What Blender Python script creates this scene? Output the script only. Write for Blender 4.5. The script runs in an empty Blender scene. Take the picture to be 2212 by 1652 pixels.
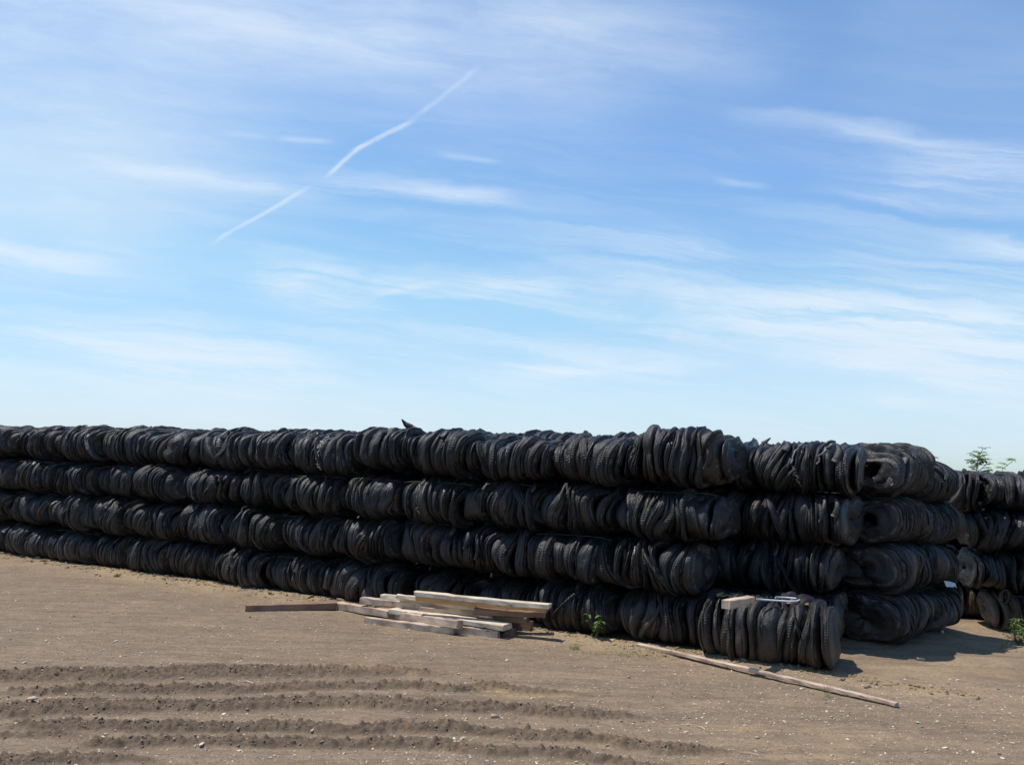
import bpy, math, random
import numpy as np
from mathutils import Vector, Matrix

random.seed(11)
RS = np.random.RandomState(11)
scene = bpy.context.scene
COL = scene.collection
R = math.radians

# ------------------------------------------------------------------ camera
FPX, CXP, CYP = 1900.0, 1106.0, 826.0        # focal length and centre in reference pixels (2212 wide)
CAM_H = 2.6
PITCH, ROLL = math.atan(161.5 / 1900), R(1.73)
_F = Vector((0, math.cos(PITCH), math.sin(PITCH)))
_U0 = Vector((0, -math.sin(PITCH), math.cos(PITCH)))
_R0 = Vector((1, 0, 0))
_RT = math.cos(ROLL) * _R0 + math.sin(ROLL) * _U0
_UP = -math.sin(ROLL) * _R0 + math.cos(ROLL) * _U0
CAM = Vector((0, 0, CAM_H))
cam_d = bpy.data.cameras.new('camera')
cam = bpy.data.objects.new('camera', cam_d)
COL.objects.link(cam)
cam.matrix_world = Matrix(((_RT.x, _UP.x, -_F.x, 0), (_RT.y, _UP.y, -_F.y, 0), (_RT.z, _UP.z, -_F.z, CAM_H), (0, 0, 0, 1)))
cam_d.sensor_width = 36
cam_d.lens = 36 * FPX / 2212
cam_d.clip_end = 5000
scene.camera = cam

# ------------------------------------------------------------------ light
SUN_EL, SUN_AZ = R(67), R(-75)               # azimuth from +Y, positive towards +X
to_sun = Vector((math.sin(SUN_AZ) * math.cos(SUN_EL), math.cos(SUN_AZ) * math.cos(SUN_EL), math.sin(SUN_EL)))
sun_d = bpy.data.lights.new('sun', 'SUN')
sun_d.energy = 5.0
sun_d.angle = R(0.53)
sun_d.color = (1.0, 0.945, 0.86)
sun = bpy.data.objects.new('sun', sun_d)
sun.rotation_euler = to_sun.to_track_quat('Z', 'Y').to_euler()
COL.objects.link(sun)
scene.view_settings.view_transform = 'Standard'
scene.view_settings.look = 'None'
scene.view_settings.exposure = 0.0
scene.view_settings.gamma = 1.0


def px_ray(x, y):
    return ((x - CXP) / FPX) * _RT + (-(y - CYP) / FPX) * _UP + _F


def at_z(x, y, z):
    r = px_ray(x, y)
    return CAM + r * ((z - CAM_H) / r.z)


def at_y(x, y, d):
    r = px_ray(x, y)
    return CAM + r * (d / r.y)


def at_plane(x, y, p, n):
    r = px_ray(x, y)
    return CAM + r * ((p - CAM).dot(n) / r.dot(n))


# ------------------------------------------------------------------ node helper
class NT:
    def __init__(self, tree):
        self.t = tree
        self.n = tree.nodes
        self.l = tree.links

    def node(self, kind, **kw):
        n = self.n.new(kind)
        for k, v in kw.items():
            setattr(n, k, v)
        return n

    def put(self, sock, v):
        if hasattr(v, 'is_output'):
            self.l.new(v, sock)
        elif v is not None:
            if isinstance(v, (tuple, list)) and len(v) == 3 and sock.type == 'RGBA':
                v = (*v, 1)
            sock.default_value = v

    def m(self, op, a, b=None, c=None, clamp=False):
        n = self.node('ShaderNodeMath', operation=op, use_clamp=clamp)
        for i, v in enumerate((a, b, c)):
            if v is not None:
                self.put(n.inputs[i], v)
        return n.outputs[0]

    def vm(self, op, a, b=None, scale=None):
        n = self.node('ShaderNodeVectorMath', operation=op)
        self.put(n.inputs[0], a)
        if b is not None:
            self.put(n.inputs[1], b)
        if scale is not None:
            self.put(n.inputs['Scale'], scale)
        return n.outputs[1] if op == 'DOT_PRODUCT' else n.outputs[0]

    def ss(self, v, a, b, lo=0.0, hi=1.0, kind='SMOOTHSTEP'):
        n = self.node('ShaderNodeMapRange', interpolation_type=kind)
        for i, q in enumerate((v, a, b, lo, hi)):
            self.put(n.inputs[i], q)
        return n.outputs[0]

    def mix(self, f, a, b, blend='MIX'):
        n = self.node('ShaderNodeMix', data_type='RGBA', blend_type=blend)
        self.put(n.inputs[0], f)
        self.put(n.inputs[6], a)
        self.put(n.inputs[7], b)
        return n.outputs[2]

    def noise(self, vec, scale, detail=4, rough=0.55, dist=0.0, color=False):
        n = self.node('ShaderNodeTexNoise')
        if vec is not None:
            self.put(n.inputs['Vector'], vec)
        n.inputs['Scale'].default_value = scale
        n.inputs['Detail'].default_value = detail
        n.inputs['Roughness'].default_value = rough
        n.inputs['Distortion'].default_value = dist
        return n.outputs['Color'] if color else n.outputs['Fac']

    def mapping(self, vec, loc=(0, 0, 0), rot=(0, 0, 0), sc=(1, 1, 1)):
        n = self.node('ShaderNodeMapping')
        self.put(n.inputs[0], vec)
        n.inputs[1].default_value = loc
        n.inputs[2].default_value = rot
        n.inputs[3].default_value = sc
        return n.outputs[0]

    def xyz(self, vec):
        n = self.node('ShaderNodeSeparateXYZ')
        self.put(n.inputs[0], vec)
        return n.outputs

    def comb(self, x, y, z=0.0):
        n = self.node('ShaderNodeCombineXYZ')
        for i, v in enumerate((x, y, z)):
            self.put(n.inputs[i], v)
        return n.outputs[0]


# ------------------------------------------------------------------ world: sky with cirrus and a contrail
world = bpy.data.worlds.new('World')
scene.world = world
world.use_nodes = True
wt = NT(world.node_tree)
wt.n.clear()
sky = wt.node('ShaderNodeTexSky', sky_type='NISHITA', sun_disc=False)
sky.sun_elevation = SUN_EL
sky.sun_rotation = SUN_AZ
sky.altitude = 100
sky.air_density = 1.0
sky.dust_density = 0.5
sky.ozone_density = 2.5
tc = wt.node('ShaderNodeTexCoord')
gx_, gy_, gz_ = wt.xyz(tc.outputs['Generated'])
den = wt.m('MAXIMUM', gy_, 0.05)
P0 = wt.comb(wt.m('DIVIDE', gx_, den), wt.m('DIVIDE', gz_, den))     # direction projected on a far wall of sky
wob = wt.noise(wt.mapping(P0, sc=(3, 9, 1)), 1.6, 7, 0.65, color=True)
wob = wt.vm('SUBTRACT', wob, (0.5, 0.5, 0.5))
P = wt.vm('ADD', P0, wt.vm('MULTIPLY', wob, (0.09, 0.036, 0.0)))
Pc = wt.vm('ADD', P0, wt.vm('MULTIPLY', wob, (0.010, 0.012, 0.0)))
P8 = wt.mapping(P, rot=(0, 0, R(5.5)))
fib = wt.noise(wt.mapping(P8, sc=(1.5, 24, 1)), 1.5, 10, 0.62, 0.5)
lump_n = wt.noise(wt.mapping(P8, sc=(2.2, 7, 1)), 1.5, 6, 0.6, 0.3)
streak_n = wt.m('MULTIPLY', wt.ss(fib, 0.36, 0.66), wt.ss(lump_n, 0.30, 0.62))
fib_c = wt.ss(fib, 0.34, 0.64)
soft_n = wt.ss(wt.noise(wt.mapping(P8, sc=(1.5, 6, 1)), 2.0, 8, 0.66), 0.28, 0.76)
fine_n = wt.ss(wt.noise(wt.mapping(wt.mapping(P0, rot=(0, 0, R(-38))), sc=(12, 50, 1)), 1.5, 5, 0.65), 0.25, 0.7)


def g_of(x, y):
    r = px_ray(x, y)
    return r.x / r.y, r.z / r.y


def streak(x0, y0, x1, y1, w, strength, tex, coords, taper=0.35, floor=0.25):
    ax, ay = g_of(x0, y0)
    bx, by = g_of(x1, y1)
    L = math.hypot(bx - ax, by - ay)
    dx, dy = (bx - ax) / L, (by - ay) / L
    q = wt.vm('SUBTRACT', coords, (ax, ay, 0))
    t = wt.vm('DOT_PRODUCT', q, (dx / L, dy / L, 0))
    s = wt.m('ABSOLUTE', wt.vm('DOT_PRODUCT', q, (-dy, dx, 0)))
    a = wt.ss(s, w * 1.45 / FPX, 0.0)
    b = wt.m('MULTIPLY', wt.ss(t, 0.0, taper), wt.ss(t, 1.0, 1.0 - taper))
    k = wt.m('MULTIPLY', wt.m('MULTIPLY', a, b), strength)
    return wt.m('MULTIPLY', k, wt.m('MULTIPLY_ADD', tex, 1 - floor, floor))


parts = []
S = lambda *a, **k: parts.append(streak(*a, **k))
# crossing cirrus bands
S(80, 340, 760, 425, 24, 0.72, fib_c, P, taper=0.35, floor=0.4)
S(600, 365, 1160, 446, 24, 0.75, fib_c, P, taper=0.35, floor=0.4)
S(460, 286, 600, 297, 8, 0.22, fib_c, Pc)
S(580, 295, 740, 308, 8, 0.42, fib_c, Pc)
S(930, 330, 1100, 356, 8, 0.26, fib_c, Pc)
S(1530, 386, 1680, 408, 9, 0.28, fib_c, Pc)
S(120, 518, 340, 543, 11, 0.60, fib_c, Pc)
S(-250, 505, 320, 590, 26, 0.75, fib_c, P)
S(480, 575, 1180, 715, 60, 1.0, streak_n, P, floor=0.05)
S(520, 600, 900, 670, 16, 0.55, fib_c, P)
S(760, 650, 980, 598, 13, 0.55, fib_c, P)
S(940, 585, 1300, 650, 40, 0.85, streak_n, P, floor=0.05)
S(-20, 715, 800, 815, 60, 0.95, streak_n, P, floor=0.12)
S(120, 760, 700, 800, 18, 0.55, fib_c, P)
S(80, 790, 720, 860, 46, 0.85, streak_n, P, floor=0.1)
S(960, 812, 1640, 778, 36, 0.95, streak_n, P, floor=0.15)
S(1120, 805, 1480, 790, 12, 0.6, fib_c, P)
S(1000, 620, 2700, 790, 150, 1.0, streak_n, P, floor=0.12)
S(1350, 655, 2600, 730, 42, 0.95, fib_c, P, floor=0.15)
S(1500, 720, 2600, 800, 60, 0.85, fib_c, P, floor=0.15)
S(1400, 770, 2600, 800, 70, 0.8, streak_n, P)
S(1550, 845, 2600, 890, 40, 0.75, streak_n, P)
S(1700, 400, 2500, 490, 24, 0.55, fib_c, P)
S(1800, 345, 2560, 425, 70, 0.75, streak_n, P)
S(1520, 240, 2060, 292, 22, 0.32, fib_c, P)
S(1740, 275, 2160, 325, 18, 0.45, fib_c, P)
S(1980, 315, 2500, 410, 40, 0.48, fib_c, P)
S(1980, 522, 2500, 570, 32, 0.65, fib_c, P)
# fibres over the whole sky, denser low down
S(-600, 760, 2800, 800, 330, 0.40, streak_n, P, taper=0.05, floor=0.0)
S(-600, 420, 2800, 470, 420, 0.15, streak_n, P, taper=0.05, floor=0.0)
# broad thin veils, upper left
S(-600, -60, 1600, 140, 200, 0.72, soft_n, P, taper=0.2, floor=0.35)
S(100, 0, 1250, 140, 70, 0.5, fib_c, P, taper=0.4)
S(-700, 330, 800, 250, 300, 0.62, soft_n, P, taper=0.35, floor=0.45)
S(1000, 40, 1800, 120, 120, 0.36, soft_n, P)
S(1650, 60, 2700, 160, 220, 0.20, soft_n, P, floor=0.5)
S(-600, 420, 500, 480, 130, 0.42, soft_n, P, floor=0.5)
S(-400, 900, 2700, 900, 130, 0.35, soft_n, P, taper=0.05, floor=0.6)
# contrail, broken by the bands it crosses
S(442, 535, 690, 390, 5.5, 0.62, fine_n, Pc, taper=0.25, floor=0.5)
S(695, 386, 800, 303, 6, 0.68, fine_n, Pc, taper=0.22, floor=0.55)
S(745, 336, 905, 254, 6.5, 0.70, fine_n, Pc, taper=0.25, floor=0.5)
S(880, 264, 1050, 134, 7, 0.36, fine_n, Pc, taper=0.25, floor=0.4)
tot = parts[0]
for p_ in parts[1:]:
    tot = wt.m('SUBTRACT', wt.m('ADD', tot, p_), wt.m('MULTIPLY', tot, p_))
tot = wt.m('MULTIPLY', tot, 0.92, clamp=True)
SKY_GAIN = (1.15, 1.37, 1.52)
skyc = wt.mix(1.0, sky.outputs[0], SKY_GAIN, 'MULTIPLY')
sr = wt.node('ShaderNodeSeparateColor')
wt.put(sr.inputs[0], skyc)
sc_ = wt.node('ShaderNodeCombineColor')
for i_, (c0_, k_) in enumerate(((3.6, 0.44), (5.6, 0.60), (7.0, 0.56))):     # the haze whitens the horizon less than the model does
    ch_ = sr.outputs[i_]
    wt.put(sc_.inputs[i_], wt.m('SUBTRACT', ch_, wt.m('MULTIPLY', wt.m('MAXIMUM', wt.m('SUBTRACT', ch_, c0_), 0.0), k_)))
skyc = sc_.outputs[0]
cloudc = (6.5, 7.4, 8.3)
bg = wt.node('ShaderNodeBackground')
wt.put(bg.inputs[0], wt.mix(tot, skyc, cloudc))
bg.inputs[1].default_value = 0.12
wt.l.new(bg.outputs[0], wt.node('ShaderNodeOutputWorld').inputs[0])


# ------------------------------------------------------------------ object helpers
def tag(o, label=None, cat=None, group=None, kind=None):
    if label:
        o['label'] = label
    if cat:
        o['category'] = cat
    if group:
        o['group'] = group
    if kind:
        o['kind'] = kind
    return o


def empty(name, loc, rz=0.0):
    o = bpy.data.objects.new(name, None)
    o.empty_display_size = 0.2
    o.location = loc
    o.rotation_euler = (0, 0, rz)
    COL.objects.link(o)
    return o


def mesh_obj(name, verts, faces, mat, parent=None, smooth=True, uvs=None):
    me = bpy.data.meshes.new(name)
    me.from_pydata([tuple(v) for v in verts], [], faces)
    me.materials.append(mat)
    if smooth:
        me.polygons.foreach_set('use_smooth', [True] * len(me.polygons))
    o = bpy.data.objects.new(name, me)
    COL.objects.link(o)
    o.parent = parent
    return o


def grid_obj(name, V, mat, parent=None, wrap_u=True, uv=None):
    """V: (N, M, 3) vertex grid; wraps round the first axis."""
    N, M, _ = V.shape
    i = np.arange(N if wrap_u else N - 1)
    j = np.arange(M - 1)
    I, J = np.meshgrid(i, j, indexing='ij')
    I2 = (I + 1) % N
    q = np.stack([I * M + J, I2 * M + J, I2 * M + J + 1, I * M + J + 1], -1).reshape(-1, 4)
    me = bpy.data.meshes.new(name)
    me.vertices.add(N * M)
    me.vertices.foreach_set('co', V.reshape(-1).astype(np.float32))
    me.loops.add(q.size)
    me.polygons.add(len(q))
    me.loops.foreach_set('vertex_index', q.reshape(-1).astype(np.int32))
    me.polygons.foreach_set('loop_start', np.arange(0, q.size, 4, dtype=np.int32))
    me.polygons.foreach_set('use_smooth', np.ones(len(q), dtype=bool))
    if uv is not None:
        l = me.uv_layers.new(name='UVMap')
        Iu = np.stack([I, I + 1, I + 1, I], -1).reshape(-1)
        Jv = np.stack([J, J, J + 1, J + 1], -1).reshape(-1)
        uvv = np.stack([uv[0][Iu], uv[1][Jv]], -1)
        l.data.foreach_set('uv', uvv.reshape(-1).astype(np.float32))
    me.materials.append(mat)
    me.update(calc_edges=True)
    o = bpy.data.objects.new(name, me)
    COL.objects.link(o)
    o.parent = parent
    return o


def tube_geo(pts, rad, n=7):
    pts = [Vector(p) for p in pts]
    if not isinstance(rad, (list, tuple)):
        rad = [rad] * len(pts)
    V, Fc = [], []
    for i, p in enumerate(pts):
        d = (pts[min(i + 1, len(pts) - 1)] - pts[max(i - 1, 0)]).normalized()
        a = d.cross(Vector((0.13, 0.21, 0.97)))
        if a.length < 1e-3:
            a = d.cross(Vector((1, 0, 0)))
        a.normalize()
        b = d.cross(a)
        for k in range(n):
            t = 2 * math.pi * k / n
            V.append(p + (math.cos(t) * a + math.sin(t) * b) * float(rad[i]))
    for i in range(len(pts) - 1):
        for k in range(n):
            k2 = (k + 1) % n
            Fc.append((i * n + k, i * n + k2, (i + 1) * n + k2, (i + 1) * n + k))
    Fc.append(tuple(range(n)))
    Fc.append(tuple(range((len(pts) - 1) * n, len(pts) * n))[::-1])
    return V, Fc


class Geo:
    def __init__(self):
        self.v, self.f = [], []

    def add(self, V, Fc):
        o = len(self.v)
        self.v += [tuple(q) for q in V]
        self.f += [tuple(i + o for i in f) for f in Fc]
        return self

    def tube(self, pts, rad, n=7):
        return self.add(*tube_geo(pts, rad, n))

    def build(self, name, mat, parent=None, smooth=True):
        return mesh_obj(name, self.v, self.f, mat, parent, smooth)


def vnoise(x, y, seed=0):
    xi, yi = np.floor(x).astype(np.int64), np.floor(y).astype(np.int64)
    fx, fy = x - xi, y - yi
    fx, fy = fx * fx * (3 - 2 * fx), fy * fy * (3 - 2 * fy)

    def h(a, b):
        n = (a * 374761393 + b * 668265263 + seed * 974634777) & 0xFFFFFFFF
        n = ((n ^ (n >> 13)) * 1274126177) & 0xFFFFFFFF
        n = n ^ (n >> 16)
        return (n & 0xFFFF) / 65535.0
    a, b, c, d = h(xi, yi), h(xi + 1, yi), h(xi, yi + 1), h(xi + 1, yi + 1)
    return (a * (1 - fx) + b * fx) * (1 - fy) + (c * (1 - fx) + d * fx) * fy


def fbm(x, y, wl, octaves=4, seed=0, rough=0.5):
    s, a, t = 0, 1, 0
    for o in range(octaves):
        s = s + a * (vnoise(x / wl, y / wl, seed + o * 17) - 0.5)
        t += a
        a *= rough
        wl /= 2.03
    return s / t * 2


# ------------------------------------------------------------------ materials
def new_mat(name):
    m = bpy.data.materials.new(name)
    m.use_nodes = True
    t = NT(m.node_tree)
    b = t.n['Principled BSDF']
    return m, t, b


def bump(t, b, h, strength, dist, normal=None):
    n = t.node('ShaderNodeBump')
    n.inputs['Strength'].default_value = strength
    n.inputs['Distance'].default_value = dist
    t.put(n.inputs['Height'], h)
    if normal is not None:
        t.l.new(normal, n.inputs['Normal'])
    t.l.new(n.outputs[0], b.inputs['Normal'])
    return n.outputs[0]


def rubber_mat():
    m, t, b = new_mat('weathered_rubber')
    oi = t.node('ShaderNodeObjectInfo')
    rnd = oi.outputs['Random']
    tcn = t.node('ShaderNodeTexCoord')
    geo = t.node('ShaderNodeNewGeometry')
    pos = geo.outputs['Position']
    u, v, _ = t.xyz(tcn.outputs['UV'])
    shift = t.vm('ADD', pos, t.comb(t.m('MULTIPLY', rnd, 37.0), t.m('MULTIPLY', rnd, 91.0), 0.0))
    big = t.noise(shift, 2.2, 5, 0.6)
    mid = t.noise(shift, 11.0, 5, 0.65)
    grain = t.noise(pos, 60.0, 4, 0.7)
    # per tyre tone
    tone = t.ss(t.m('FRACT', t.m('MULTIPLY', rnd, 7.31)), 0.0, 1.0, 0.0, 1.0, 'LINEAR')
    c = t.mix(tone, (0.0066, 0.0070, 0.0086), (0.0185, 0.0182, 0.0190))
    c = t.mix(t.m('MULTIPLY', t.ss(mid, 0.45, 0.75), 0.5), c, (0.035, 0.0355, 0.038))
    dust = t.m('MULTIPLY', t.ss(big, 0.48, 0.75), t.ss(t.m('FRACT', t.m('MULTIPLY', rnd, 13.7)), 0.35, 1.0))
    c = t.mix(t.m('MULTIPLY', dust, 0.6), c, (0.080, 0.066, 0.051))
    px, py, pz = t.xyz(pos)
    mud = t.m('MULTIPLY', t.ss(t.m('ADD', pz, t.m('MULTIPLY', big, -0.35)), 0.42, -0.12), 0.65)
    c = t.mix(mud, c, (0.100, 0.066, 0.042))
    brown = t.ss(t.m('FRACT', t.m('MULTIPLY', rnd, 23.3)), 0.55, 1.0)
    c = t.mix(t.m('MULTIPLY', brown, 0.55), c, (0.026, 0.0190, 0.0150))
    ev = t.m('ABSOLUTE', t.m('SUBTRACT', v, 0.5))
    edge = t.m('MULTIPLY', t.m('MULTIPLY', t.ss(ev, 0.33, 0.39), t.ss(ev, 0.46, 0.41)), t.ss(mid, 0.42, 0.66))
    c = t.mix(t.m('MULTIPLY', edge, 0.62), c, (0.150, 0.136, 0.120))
    scuff = t.m('MULTIPLY', t.ss(t.noise(t.mapping(shift, sc=(6, 6, 1.4)), 5.0, 4, 0.7), 0.66, 0.80), 0.45)
    c = t.mix(scuff, c, (0.15, 0.14, 0.125))
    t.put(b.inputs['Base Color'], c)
    worn = t.m('MULTIPLY', t.m('GREATER_THAN', t.m('FRACT', t.m('MULTIPLY', rnd, 17.1)), 0.75), 0.12)
    t.put(b.inputs['Roughness'], t.m('SUBTRACT', t.ss(mid, 0.3, 0.7, 0.40, 0.62, 'LINEAR'), worn))
    b.inputs['Specular IOR Level'].default_value = 0.50
    # tread: long grooves, cross cuts on some tyres
    ribs = t.ss(t.m('COSINE', t.m('MULTIPLY', v, 2 * math.pi * 4.0)), -0.95, -0.35)
    on = t.ss(t.m('ABSOLUTE', t.m('SUBTRACT', v, 0.5)), 0.36, 0.28)
    cut = t.ss(t.m('SINE', t.m('ADD', t.m('MULTIPLY', u, 2 * math.pi * 110.0), t.m('MULTIPLY', v, 9.0))), -0.9, -0.2)
    has_cut = t.m('GREATER_THAN', t.m('FRACT', t.m('MULTIPLY', rnd, 5.77)), 0.55)
    has_rib = t.m('GREATER_THAN', t.m('FRACT', t.m('MULTIPLY', rnd, 3.19)), 0.35)
    tread = t.m('ADD', t.m('MULTIPLY', ribs, has_rib), t.m('MULTIPLY', cut, t.m('MULTIPLY', has_cut, 0.45)))
    h = t.m('ADD', t.m('MULTIPLY', t.m('MULTIPLY', tread, on), 0.75), t.m('ADD', t.m('MULTIPLY', mid, 0.7), t.m('MULTIPLY', grain, 0.30)))
    bump(t, b, h, 1.0, 0.024)
    return m


def plain_mat(name, col, rough=0.6, spec=0.4, metal=0.0, vary=0.25, scale=20, bstr=0.3, bdist=0.004):
    m, t, b = new_mat(name)
    geo = t.node('ShaderNodeNewGeometry')
    n = t.noise(geo.outputs['Position'], scale, 4, 0.6)
    lo = tuple(c * (1 - vary) for c in col)
    hi = tuple(min(1, c * (1 + vary)) for c in col)
    t.put(b.inputs['Base Color'], t.mix(t.ss(n, 0.3, 0.7), lo, hi))
    b.inputs['Roughness'].default_value = rough
    b.inputs['Specular IOR Level'].default_value = spec
    b.inputs['Metallic'].default_value = metal
    if bstr:
        bump(t, b, n, bstr, bdist)
    return m


def wood_mat(name, c1, c2, c3):
    m, t, b = new_mat(name)
    tcn = t.node('ShaderNodeTexCoord')
    oi = t.node('ShaderNodeObjectInfo')
    p = t.vm('ADD', tcn.outputs['Object'], t.comb(t.m('MULTIPLY', oi.outputs['Random'], 19.0), 0.0, 0.0))
    g = t.noise(t.mapping(p, sc=(0.9, 13, 13)), 2.2, 7, 0.7, 0.8)
    g2 = t.noise(t.mapping(p, sc=(1.6, 40, 40)), 2.0, 5, 0.65)
    bl = t.noise(p, 3.0, 4, 0.6)
    c = t.mix(t.ss(g, 0.3, 0.7), c1, c2)
    c = t.mix(t.m('MULTIPLY', t.ss(bl, 0.42, 0.66), 0.8), c, c3)
    vor = t.node('ShaderNodeTexVoronoi')
    t.put(vor.inputs['Vector'], t.mapping(p, sc=(2.2, 8, 8)))
    vor.inputs['Scale'].default_value = 1.3
    knot = t.m('MULTIPLY', t.ss(vor.outputs['Distance'], 0.16, 0.06), 0.7)
    c = t.mix(knot, c, (0.09, 0.05, 0.03))
    crack = t.m('MULTIPLY', t.ss(g2, 0.60, 0.72), 0.65)
    c = t.mix(crack, c, (0.07, 0.05, 0.04))
    t.put(b.inputs['Base Color'], c)
    b.inputs['Roughness'].default_value = 0.8
    b.inputs['Specular IOR Level'].default_value = 0.25
    bump(t, b, t.m('ADD', g, t.m('MULTIPLY', g2, 0.6)), 0.5, 0.006)
    return m


def leaf_mat(name, c1, c2):
    m, t, b = new_mat(name)
    geo = t.node('ShaderNodeNewGeometry')
    t.put(b.inputs['Base Color'], t.mix(geo.outputs['Random Per Island'], c1, c2))
    b.inputs['Roughness'].default_value = 0.55
    b.inputs['Specular IOR Level'].default_value = 0.3
    tr = t.node('ShaderNodeBsdfTranslucent')
    t.put(tr.inputs[0], t.mix(geo.outputs['Random Per Island'], tuple(c * 1.6 for c in c1), tuple(c * 1.6 for c in c2)))
    ms = t.node('ShaderNodeMixShader')
    ms.inputs[0].default_value = 0.3
    t.l.new(b.outputs[0], ms.inputs[1])
    t.l.new(tr.outputs[0], ms.inputs[2])
    t.l.new(ms.outputs[0], t.n['Material Output'].inputs[0])
    return m


RUBBER = rubber_mat()
WIRE = plain_mat('galvanised_wire', (0.15, 0.14, 0.13), 0.45, 0.5, 0.6, bstr=0)
CORD = plain_mat('pale_cord', (0.17, 0.17, 0.175), 0.8, 0.2, 0, vary=0.7, scale=14)
CHALK = plain_mat('chalk', (0.34, 0.32, 0.28), 0.9, 0.1, 0, vary=0.5, scale=60, bstr=0)
WOOD_GREY = wood_mat('weathered_wood', (0.39, 0.270, 0.195), (0.60, 0.475, 0.365), (0.26, 0.172, 0.120))
WOOD_PALE = wood_mat('pale_wood', (0.52, 0.42, 0.30), (0.68, 0.59, 0.47), (0.42, 0.32, 0.22))
WOOD_ORANGE = wood_mat('orange_wood', (0.50, 0.30, 0.15), (0.62, 0.42, 0.24), (0.36, 0.21, 0.11))
WOOD_BROWN = wood_mat('brown_wood', (0.20, 0.115, 0.075), (0.29, 0.18, 0.12), (0.15, 0.09, 0.065))
PLASTIC = plain_mat('white_plastic', (0.60, 0.61, 0.63), 0.45, 0.4, 0, vary=0.1, bstr=0.1)
LEAF = leaf_mat('weed_leaf', (0.10, 0.17, 0.035), (0.22, 0.30, 0.09))
LEAF2 = leaf_mat('sapling_leaf', (0.10, 0.18, 0.05), (0.19, 0.28, 0.08))
GRASS = leaf_mat('grass_blade', (0.09, 0.13, 0.035), (0.17, 0.21, 0.07))
STEM = plain_mat('plant_stem', (0.14, 0.13, 0.06), 0.7, 0.2, 0, bstr=0)
BARK = plain_mat('bark', (0.16, 0.12, 0.08), 0.85, 0.2, 0)

# ------------------------------------------------------------------ ground
A0 = at_z(0, 1197, 0)
B0 = at_z(1500, 1410, 0)
E = (B0 - A0).normalized()                    # along the tyre wall, towards the right
VB = Vector((-E.y, E.x, 0))                   # away from the camera, square to the wall
WALL_RZ = math.atan2(E.y, E.x)


def wall_coords(x, y):
    dx, dy = x - B0.x, y - B0.y
    return dx * E.x + dy * E.y, dx * VB.x + dy * VB.y


def px_line(pts):
    q = [at_z(x, y, 0) for x, y in pts]
    q.sort(key=lambda p: p.x)
    return np.array([p.x for p in q]), np.array([p.y for p in q])


# loosened ridges between wheel tracks: outline, half width, height, start and end of the strong part
RIDGES = [
    ([(-300, 1462), (0, 1461), (243, 1458), (410, 1452), (503, 1451), (608, 1453), (705, 1452), (900, 1453)], 0.17, 1.0, (-400, 640, 1000)),
    ([(-300, 1496), (0, 1496), (87, 1497), (187, 1489), (312, 1490), (382, 1487), (521, 1492), (625, 1487), (764, 1485), (884, 1483), (980, 1490), (1069, 1481), (1134, 1492), (1220, 1496)], 0.085, 0.8, (120, 1060, 1240)),
    ([(-300, 1541), (0, 1539), (104, 1530), (243, 1527), (347, 1525), (486, 1527), (660, 1519), (764, 1520), (884, 1526), (999, 1528), (1115, 1532), (1192, 1538), (1347, 1547)], 0.14, 1.0, (-400, 1080, 1400)),
    ([(-300, 1568), (0, 1568), (139, 1570), (243, 1573), (382, 1572), (521, 1572), (590, 1569), (764, 1577), (864, 1571), (999, 1573), (1115, 1585), (1270, 1593), (1347, 1605), (1424, 1616), (1500, 1620)], 0.085, 0.85, (120, 1420, 1520)),
    ([(-300, 1592), (0, 1591), (115, 1589), (200, 1592)], 0.05, 0.5, (-400, 130, 260)),
    ([(180, 1609), (243, 1608), (365, 1605), (521, 1605), (642, 1605), (746, 1608), (845, 1607), (961, 1609), (1057, 1620), (1154, 1624), (1231, 1632), (1308, 1643), (1400, 1655)], 0.07, 0.75, (280, 1300, 1420)),
    ([(-300, 1646), (0, 1646), (110, 1645), (222, 1644), (340, 1646)], 0.07, 0.7, (-400, 200, 340)),
    ([(1400, 1490), (1623, 1513), (1761, 1535), (1864, 1547), (2001, 1564), (2208, 1588), (2500, 1610)], 0.02, 0.25, (1500, 2300, 2500)),
    ([(1180, 1480), (1300, 1484), (1450, 1497), (1600, 1512)], 0.05, 0.2, (1220, 1500, 1600)),
]
RIDGE_FN = []
for pts, hw, ht, (s0, s1, s2) in RIDGES:
    rx, ry = px_line(pts)
    ymid = pts[len(pts) // 2][1]
    e0, e1, e2 = (at_z(s, ymid, 0).x for s in (s0, s1 - 60, s2 + 160))
    RIDGE_FN.append((rx, ry, hw, ht, e0, e1, e2))


def sstep(v, a, b):
    t = np.clip((v - a) / (b - a), 0, 1)
    return t * t * (3 - 2 * t)


def ridge_mask(x, y):
    m = np.zeros_like(x)
    for rx, ry, hw, ht, e0, e1, e2 in RIDGE_FN:
        yc = np.interp(x, rx, ry)
        wv = hw * (0.85 + 0.9 * vnoise(x / 0.8, y * 0 + hw * 50, 5))
        yc = yc + 0.022 * fbm(x, y, 0.5, 3, 8)
        k = np.exp(-((y - yc) / wv) ** 2) * ht
        k = k * (1 - sstep(x, e1, e2)) * sstep(x, e0 - 0.8, e0) * sstep(vnoise(x / 0.55, y * 0 + hw * 91, 12), -0.35, 0.25)
        m = np.maximum(m, k)
    return m


def base_h(x, y):
    h = 0.022 * fbm(x, y, 1.9, 3, 1) + 0.010 * fbm(x, y * 2.2, 0.5, 3, 2)
    s, d = wall_coords(x, y)
    h = h + 0.05 * np.exp(-((d + 0.1) / 0.30) ** 2) * sstep(s, 2.2, 1.0)       # soil pushed against the foot of the wall
    drop = sstep(x, 6.9, 8.4) * sstep(y, 13.0, 15.2)
    h = h - 0.24 * drop
    far = sstep(np.hypot(x, y), 22, 60)
    return h * (1 - far) - 0.25 * far


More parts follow.
